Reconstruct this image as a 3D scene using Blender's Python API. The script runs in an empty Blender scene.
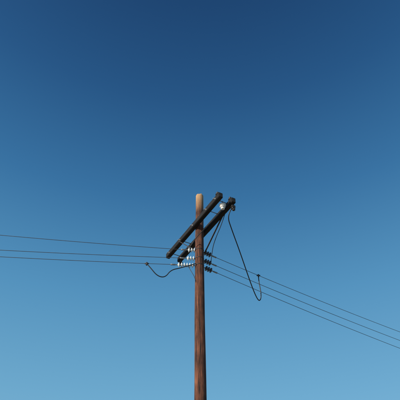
import bpy, bmesh, math, random
from mathutils import Vector, Matrix
random.seed(4)
sc = bpy.context.scene
sc.view_settings.view_transform = 'Standard'
sc.view_settings.look = 'None'
sc.view_settings.exposure = 0
CAMH = 1.6
# ---------------------------------------------------------------- materials
def new_mat(name):
    m = bpy.data.materials.new(name); m.use_nodes = True
    nt = m.node_tree; b = nt.nodes['Principled BSDF']
    return m, nt, b
def wood(name, dark, mid, light, axis_scale, rough=0.8, bump=0.6, top=None, blot=(.45, 1.4)):
    m, nt, b = new_mat(name)
    N, L = nt.nodes, nt.links
    tc = N.new('ShaderNodeTexCoord')
    mp = N.new('ShaderNodeMapping'); mp.inputs['Scale'].default_value = axis_scale
    L.new(tc.outputs['Object'], mp.inputs['Vector'])
    n1 = N.new('ShaderNodeTexNoise'); n1.inputs['Scale'].default_value = 1.0
    n1.inputs['Detail'].default_value = 8; n1.inputs['Roughness'].default_value = 0.75
    L.new(mp.outputs[0], n1.inputs['Vector'])
    r = N.new('ShaderNodeValToRGB')
    r.color_ramp.elements[0].position = 0.38; r.color_ramp.elements[0].color = (*dark, 1)
    r.color_ramp.elements[1].position = 0.68; r.color_ramp.elements[1].color = (*light, 1)
    e = r.color_ramp.elements.new(0.5); e.color = (*mid, 1)
    L.new(n1.outputs['Fac'], r.inputs['Fac'])
    n2 = N.new('ShaderNodeTexNoise'); n2.inputs['Scale'].default_value = 3.3
    n2.inputs['Detail'].default_value = 6
    L.new(tc.outputs['Object'], n2.inputs['Vector'])
    mr = N.new('ShaderNodeMapRange'); mr.inputs['From Min'].default_value = .3; mr.inputs['From Max'].default_value = .7
    mr.inputs['To Min'].default_value = blot[0]; mr.inputs['To Max'].default_value = blot[1]
    L.new(n2.outputs['Fac'], mr.inputs['Value'])
    mul = N.new('ShaderNodeVectorMath'); mul.operation = 'SCALE'
    L.new(r.outputs['Color'], mul.inputs[0]); L.new(mr.outputs[0], mul.inputs['Scale'])
    col = mul.outputs[0]
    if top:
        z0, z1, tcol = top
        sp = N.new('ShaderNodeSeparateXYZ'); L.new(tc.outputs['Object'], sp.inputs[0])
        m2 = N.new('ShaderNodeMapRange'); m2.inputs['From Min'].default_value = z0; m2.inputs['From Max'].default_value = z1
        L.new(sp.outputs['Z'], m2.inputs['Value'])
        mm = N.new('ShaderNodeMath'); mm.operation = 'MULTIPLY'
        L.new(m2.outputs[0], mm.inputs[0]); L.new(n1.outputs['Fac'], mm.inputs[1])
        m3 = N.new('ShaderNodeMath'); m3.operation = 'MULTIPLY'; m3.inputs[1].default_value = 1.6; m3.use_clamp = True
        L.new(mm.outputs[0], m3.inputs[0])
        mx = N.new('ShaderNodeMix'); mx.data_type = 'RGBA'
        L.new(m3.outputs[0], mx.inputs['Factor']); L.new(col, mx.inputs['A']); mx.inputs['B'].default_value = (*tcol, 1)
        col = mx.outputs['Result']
    L.new(col, b.inputs['Base Color'])
    b.inputs['Roughness'].default_value = rough
    bp = N.new('ShaderNodeBump'); bp.inputs['Strength'].default_value = bump; bp.inputs['Distance'].default_value = 0.02
    L.new(n1.outputs['Fac'], bp.inputs['Height']); L.new(bp.outputs[0], b.inputs['Normal'])
    return m
def plain(name, c, rough, metal=0.0, var=0.3, scale=30):
    m, nt, b = new_mat(name); N, L = nt.nodes, nt.links
    n = N.new('ShaderNodeTexNoise'); n.inputs['Scale'].default_value = scale; n.inputs['Detail'].default_value = 4
    tc = N.new('ShaderNodeTexCoord'); L.new(tc.outputs['Object'], n.inputs['Vector'])
    r = N.new('ShaderNodeValToRGB')
    r.color_ramp.elements[0].position = .3; r.color_ramp.elements[0].color = (*[x*(1-var) for x in c], 1)
    r.color_ramp.elements[1].position = .7; r.color_ramp.elements[1].color = (*[min(1, x*(1+var)) for x in c], 1)
    L.new(n.outputs['Fac'], r.inputs['Fac']); L.new(r.outputs[0], b.inputs['Base Color'])
    b.inputs['Roughness'].default_value = rough; b.inputs['Metallic'].default_value = metal
    return m
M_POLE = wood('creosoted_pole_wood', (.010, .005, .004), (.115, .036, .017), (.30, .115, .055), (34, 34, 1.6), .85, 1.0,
              top=(9.35, 9.95, (.62, .37, .19)))  # paler weathered top, with warm sunlight put into its colour
M_ARM = wood('crossarm_wood', (.003, .003, .003), (.007, .006, .006), (.030, .022, .018), (2, 45, 45), .8, .8)
M_STEEL = plain('galvanised_steel', (.30, .31, .32), .5, .8)
M_DARKST = plain('weathered_steel', (.06, .05, .048), .6, .5)
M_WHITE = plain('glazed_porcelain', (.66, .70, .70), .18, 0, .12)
M_CAP = plain('white_porcelain', (.82, .82, .80), .25, 0, .05)
M_BROWN = plain('dark_glazed_porcelain', (.035, .028, .028), .2, 0, .2)
M_SHADED = plain('shaded_glazed_porcelain', (.10, .095, .10), .15, 0, .35, 12)  # darker copy of the porcelain: shade on right-hand strings put into colour
M_BLACK = plain('jumper_insulation', (.012, .012, .013), .5, 0, .2)
M_WIRE = plain('weathered_conductor', (.12, .12, .125), .55, .6, .2, 5)
# ---------------------------------------------------------------- helpers
def link(ob, parent=None):
    sc.collection.objects.link(ob)
    if parent: ob.parent = parent
    return ob
def mesh_ob(name, bm, mat, parent, smooth=True):
    me = bpy.data.meshes.new(name); bm.to_mesh(me); bm.free()
    me.materials.append(mat)
    if smooth:
        for p in me.polygons: p.use_smooth = True
    return link(bpy.data.objects.new(name, me), parent)
def frame(d):
    d = Vector(d).normalized()
    return d.to_track_quat('Z', 'Y').to_matrix().to_4x4()
def lathe(bm, prof, M, seg=24):
    rings = []
    for r, z in prof:
        rings.append([bm.verts.new(M @ Vector((r*math.cos(2*math.pi*i/seg), r*math.sin(2*math.pi*i/seg), z))) for i in range(seg)])
    for a, b in zip(rings, rings[1:]):
        for i in range(seg):
            bm.faces.new((a[i], a[(i+1) % seg], b[(i+1) % seg], b[i]))
    bm.faces.new(rings[0][::-1]); bm.faces.new(rings[-1])
def cyl(bm, p, q, r, seg=12):
    p, q = Vector(p), Vector(q)
    M = Matrix.Translation(p) @ frame(q-p)
    lathe(bm, [(r*.85, 0), (r, .1*r), (r, (q-p).length-.1*r), (r*.85, (q-p).length)], M, seg)
def box(bm, M, sx, sy, sz, bev=.006):
    b2 = bmesh.new()
    bmesh.ops.create_cube(b2, size=1, matrix=Matrix.Diagonal((sx, sy, sz, 1)))
    bmesh.ops.bevel(b2, geom=b2.edges[:], offset=bev, segments=2, affect='EDGES')
    me = bpy.data.meshes.new('t'); b2.to_mesh(me); b2.free(); me.transform(M)
    bm.from_mesh(me); bpy.data.meshes.remove(me)
def tube(name, pts, r, mat, parent, res=12, poly=False):
    cu = bpy.data.curves.new(name, 'CURVE'); cu.dimensions = '3D'
    cu.bevel_depth = r; cu.bevel_resolution = 3; cu.resolution_u = res
    s = cu.splines.new('POLY' if poly else 'NURBS')
    s.points.add(len(pts)-1)
    for i, p in enumerate(pts): s.points[i].co = (*p, 1)
    if not poly: s.order_u = 3; s.use_endpoint_u = True
    cu.use_fill_caps = True
    cu.materials.append(mat)
    return link(bpy.data.objects.new(name, cu), parent)
# ---------------------------------------------------------------- pole
pole = link(bpy.data.objects.new('utility_pole', None))
H = 10.02
bm = bmesh.new(); seg = 48; rings = []
nz = 160
from mathutils import noise
for k in range(nz+1):
    z = -0.3 + (H+0.3)*k/nz
    r = 0.140 - 0.034*max(z, 0)/H
    cx = 0.014*math.sin(z*.55); cy = .01*math.sin(z*.4+1)
    ring = []
    for i in range(seg):
        a = 2*math.pi*i/seg
        n_ = noise.noise(Vector((math.cos(a)*6, math.sin(a)*6, z*.35)))
        n2 = noise.noise(Vector((math.cos(a)*2, math.sin(a)*2, z*.9+7)))
        rr = r*(1 + .05*n_ + .05*n2)
        zz = z + (.05*noise.noise(Vector((math.cos(a)*2, math.sin(a)*2, 3))) if k == nz else 0)
        ring.append(bm.verts.new((cx+rr*math.cos(a), cy+rr*math.sin(a), zz)))
    rings.append(ring)
for a, b in zip(rings, rings[1:]):
    for i in range(seg): bm.faces.new((a[i], a[(i+1) % seg], b[(i+1) % seg], b[i]))
c = bm.verts.new((0, 0, H+.03))
inner = [bm.verts.new((v.co.x*.88, v.co.y*.88, v.co.z+.015)) for v in rings[-1]]
for i in range(seg):
    bm.faces.new((rings[-1][i], rings[-1][(i+1) % seg], inner[(i+1) % seg], inner[i]))
    bm.faces.new((inner[i], inner[(i+1) % seg], c))
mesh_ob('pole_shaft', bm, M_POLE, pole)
# ---------------------------------------------------------------- double crossarm
ZA = CAMH + 7.26
u = Vector((.48, -.877, 0)).normalized(); n = Vector((.877, .48, 0)).normalized()
Lr, Ll = 1.42, 1.66
def armpt(s, off, dz=0): return u*s + n*off + Vector((0, 0, ZA+dz))
R = Matrix((u, n, (0, 0, 1))).transposed().to_4x4()
OFF = .182
for off in (-OFF, OFF):
    bm = bmesh.new()
    box(bm, Matrix(), Lr+Ll, .118, .155, .012)
    o = mesh_ob('crossarm', bm, M_ARM, pole, False)
    o.matrix_world = Matrix.Translation(armpt((Lr-Ll)/2 + (0 if off < 0 else .02), off, 0 if off < 0 else -.03)) @ R
bm = bmesh.new()
for s in (-1.45, -.75, 0, .75, 1.22):
    cyl(bm, armpt(s, -.30, -.01), armpt(s, .30, -.01), .011)
    for sgn in (-1, 1):
        cyl(bm, armpt(s, sgn*(OFF+.060), -.01), armpt(s, sgn*(OFF+.067), -.01), .032, 16)
        cyl(bm, armpt(s, sgn*(OFF+.067), -.01), armpt(s, sgn*(OFF+.090), -.01), .018, 6)
mesh_ob('through_bolts', bm, M_STEEL, pole)
bm = bmesh.new()
for sg in (1, -1):
    off = sg*(OFF+.073)
    p = armpt(.78*sg, off, -.03)
    q = Vector((n.x*.130*sg, n.y*.130*sg, ZA-.80))
    d = (q-p); M = Matrix.Translation((p+q)/2) @ frame(d)
    box(bm, M, .035, .02, d.length, .003)
mesh_ob('crossarm_braces', bm, M_DARKST, pole, False)
# ---------------------------------------------------------------- insulators
disc = [(.018, 0), (.022, .012), (.030, .018), (.060, .026), (.066, .034), (.064, .040), (.045, .046), (.030, .052), (.022, .062), (.018, .068)]
def string(name, p0, d, gap, count, mat, scale=1.0, pitch=.07):
    d = Vector(d).normalized(); p0 = Vector(p0)
    bm = bmesh.new(); cyl(bm, p0, p0+d*(gap+.02), .012)
    s = p0 + d*gap
    e = s + d*(pitch*count)
    cyl(bm, e-d*.01, e+d*.07, .013); cyl(bm, e+d*.05, e+d*.17, .02)
    mesh_ob(name+'_hardware', bm, M_STEEL, pole)
    bm = bmesh.new()
    for i in range(count):
        M = Matrix.Translation(s + d*(pitch*i)) @ frame(d) @ Matrix.Scale(scale, 4)
        lathe(bm, disc, M)
    mesh_ob(name, bm, mat, pole)
    return e + d*.17
pin = [(.025, 0), (.030, .02), (.045, .03), (.075, .045), (.080, .055), (.060, .07), (.045, .08), (.055, .09), (.066, .10), (.060, .115), (.04, .125), (.032, .135), (.042, .15), (.045, .165), (.03, .178), (.01, .182)]
def pin_ins(p, up, mat, sc_=1.0, gap=.06):
    up = Vector(up).normalized(); p = Vector(p)
    bm = bmesh.new(); lathe(bm, pin, Matrix.Translation(p+up*gap) @ frame(up) @ Matrix.Scale(sc_, 4))
    mesh_ob('pin_insulator', bm, mat, pole)
    bm = bmesh.new(); cyl(bm, p-up*.02, p+up*(gap+.02), .014); mesh_ob('insulator_pin', bm, M_STEEL, pole)
pin_ins(armpt(1.26, -OFF, .07), (0, 0, 1), M_BROWN, .7, .02)
pin_ins(armpt(1.28, OFF, .04), (0, 0, 1), M_BROWN, .7, .02)
pin_ins(armpt(1.22, -.02, -.015), (0, 0, -1), M_CAP, 1.1, .05)
pin_ins(armpt(1.34, OFF, -.09), (.2, 0, -1), M_BROWN, .9)
pin_ins(armpt(-1.52, OFF, -.08), (0, 0, -1), M_BROWN, .8)
# ---------------------------------------------------------------- dead-end strings and line wires
dR = Vector((.84, .54, -.06)).normalized(); dL = Vector((-.97, -.18, -.06)).normalized()
def span(p, d, droop=.003, length=34, r=.0065):
    h = Vector((d.x, d.y, 0)).normalized()
    pts = []
    for i in range(61):
        t = length*(i/60)**1.3
        pts.append(p + h*t + Vector((0, 0, d.z*t + droop*t*t)))
    tube('power_line', pts, r, M_WIRE, None, poly=True)
    return pts
ends = {}
zL = (.014, -.025, -.019); zR = (.006, -.004, -.016)
for k, (zh, gl, cl, gr, cr) in enumerate(((6.50, .02, 3, .03, 3), (6.24, .04, 3, .03, 3), (6.03, .06, 6, .05, 3))):
    z = CAMH+zh
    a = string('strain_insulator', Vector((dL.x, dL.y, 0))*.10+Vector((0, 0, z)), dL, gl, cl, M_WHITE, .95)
    b = string('strain_insulator', Vector((dR.x, dR.y, 0))*.10+Vector((0, 0, z)), dR, gr, cr, M_SHADED, 1.05)
    ends['L%d' % k] = span(a, dL+Vector((0, 0, zL[k]))); ends['R%d' % k] = span(b, dR+Vector((0, 0, zR[k])))
bm = bmesh.new()
for zh in (6.50, 6.24, 6.03):
    z = CAMH+zh
    lathe(bm, [(.112, -.012), (.1180, -.011), (.1180, .011), (.112, .012)], Matrix.Translation((0.014*math.sin(z*.55), .01*math.sin(z*.4+1), z)), 40)
mesh_ob('pole_bands', bm, M_DARKST, pole)
# ---------------------------------------------------------------- jumpers
V = Vector
def on(pts, x):
    for a, b in zip(pts, pts[1:]):
        if (a.x-x)*(b.x-x) <= 0: return a.lerp(b, (x-a.x)/(b.x-a.x))
cR = on(ends['R0'], 1.62)
C = CAMH
tube('jumper_cable', [armpt(1.36, OFF, -.22), V((.66, -1.1, C+6.8)), V((.80, -.7, C+6.64)), V((1.03, -.1, C+6.39)), V((1.31, .6, C+5.96)), V((1.48, .95, C+5.70)), V((1.58, 1.05, C+5.60)), V((1.65, 1.05, C+5.78)), cR+V((-.01, 0, -.15)), cR], .013, M_BLACK, pole)
cL = on(ends['L2'], -1.32)
tube('jumper_cable', [cL, cL+V((.10, .0, -.12)), cL+V((.28, .05, -.33)), cL+V((.47, .1, -.34)), cL+V((.60, .1, -.12)), cL+V((.85, .15, -.03)), V((-.1, -.12, C+6.03))], .012, M_BLACK, pole)
tube('jumper_cable', [armpt(1.22, -.02, -.24), armpt(1.05, -.05, -.32), armpt(.6, -.1, -.38), armpt(.25, -.2, -.5), V((-.2, -.15, C+6.62)), V((-.32, -.06, C+6.47))], .009, M_BLACK, pole)
tube('jumper_cable', [armpt(1.0, .2, -.1), armpt(.8, .2, -.35), armpt(.45, .22, -.55), armpt(.2, .25, -.75), V((.28, .15, C+6.2))], .009, M_BLACK, pole)
tube('jumper_cable', [V((-.30, -.05, C+6.0)), V((-.22, -.12, C+5.8)), V((-.12, -.12, C+5.62)), V((-.1, -.08, C+5.5))], .007, M_BLACK, pole)
bm = bmesh.new()
for p in (cR, cL):
    cyl(bm, p+V((0, 0, -.05)), p+V((0, 0, .035)), .02); cyl(bm, p+V((-.05, 0, .0)), p+V((.05, 0, .0)), .017)
mesh_ob('wire_clamps', bm, M_DARKST, pole)
# ---------------------------------------------------------------- ground
bm = bmesh.new(); bmesh.ops.create_grid(bm, x_segments=120, y_segments=120, size=2500)
for v in bm.verts:
    d = v.co.xy.length
    v.co.z = (noise.noise(v.co*.004)*6)*min(1, max(0, (d-60)/300))
m, nt, b = new_mat('dry_earth'); N, L = nt.nodes, nt.links
tc = N.new('ShaderNodeTexCoord'); t = N.new('ShaderNodeTexNoise'); t.inputs['Scale'].default_value = .6; t.inputs['Detail'].default_value = 12
L.new(tc.outputs['Object'], t.inputs['Vector'])
r = N.new('ShaderNodeValToRGB'); r.color_ramp.elements[0].color = (.10, .085, .05, 1); r.color_ramp.elements[1].color = (.30, .24, .16, 1)
r.color_ramp.elements[0].position = .35; r.color_ramp.elements[1].position = .65
L.new(t.outputs['Fac'], r.inputs['Fac']); L.new(r.outputs[0], b.inputs['Base Color']); b.inputs['Roughness'].default_value = .95
mesh_ob('ground', bm, m, None)
# ---------------------------------------------------------------- light
EL = math.radians(24); sd = Vector((-.78, -.62, 0)).normalized()
sdir = Vector((sd.x*math.cos(EL), sd.y*math.cos(EL), math.sin(EL)))
w = bpy.data.worlds.new('World'); sc.world = w; w.use_nodes = True
nt = w.node_tree; N, L = nt.nodes, nt.links
sky = N.new('ShaderNodeTexSky'); sky.sky_type = 'NISHITA'; sky.sun_disc = False
sky.sun_elevation = EL; sky.sun_rotation = math.atan2(sd.x, sd.y)
sky.air_density = 1.0; sky.dust_density = 0.2; sky.ozone_density = 4.0; sky.altitude = 500
# physical sky, with the deep clear-day colour by elevation above the horizon
tc = N.new('ShaderNodeTexCoord'); sp = N.new('ShaderNodeSeparateXYZ'); L.new(tc.outputs['Generated'], sp.inputs[0])
rp = N.new('ShaderNodeValToRGB'); L.new(sp.outputs['Z'], rp.inputs['Fac'])
def lin(c): return tuple(((x/255+.055)/1.055)**2.4 if x > 10 else x/255/12.92 for x in c)
stops = ((0.0, (150, 198, 220)), (.292, (112, 176, 212)), (.483, (86, 153, 197)), (.669, (55, 118, 168)), (.820, (34, 87, 137)), (.9205, (22, 67, 114)), (1.0, (18, 58, 104)))
els = rp.color_ramp.elements
els[0].position = 0; els[0].color = (*lin(stops[0][1]), 1); els[1].position = 1; els[1].color = (*lin(stops[-1][1]), 1)
for p_, c_ in stops[1:-1]:
    e = els.new(p_); e.color = (*lin(c_), 1)
sc10 = N.new('ShaderNodeVectorMath'); sc10.operation = 'SCALE'; sc10.inputs['Scale'].default_value = 10
L.new(rp.outputs[0], sc10.inputs[0])
mx = N.new('ShaderNodeMix'); mx.data_type = 'RGBA'; mx.inputs['Factor'].default_value = .82
L.new(sky.outputs[0], mx.inputs['A']); L.new(sc10.outputs[0], mx.inputs['B'])
bg = N['Background']; bg.inputs['Strength'].default_value = .1
L.new(mx.outputs['Result'], bg.inputs['Color'])
sl = bpy.data.lights.new('sun', 'SUN'); sl.energy = 5.0; sl.angle = math.radians(.5); sl.color = (1, .90, .76)
so = link(bpy.data.objects.new('sun', sl)); so.rotation_euler = sdir.to_track_quat('Z', 'Y').to_euler()
# ---------------------------------------------------------------- camera
cd = bpy.data.cameras.new('camera'); cam = link(bpy.data.objects.new('camera', cd))
cd.sensor_width = 36; cd.angle = 2*math.atan(200/429); cd.clip_end = 10000; cd.clip_start = .05
cam.location = (0.0, -9.2, CAMH); cam.rotation_euler = (math.radians(90+42), 0, 0)
sc.camera = cam
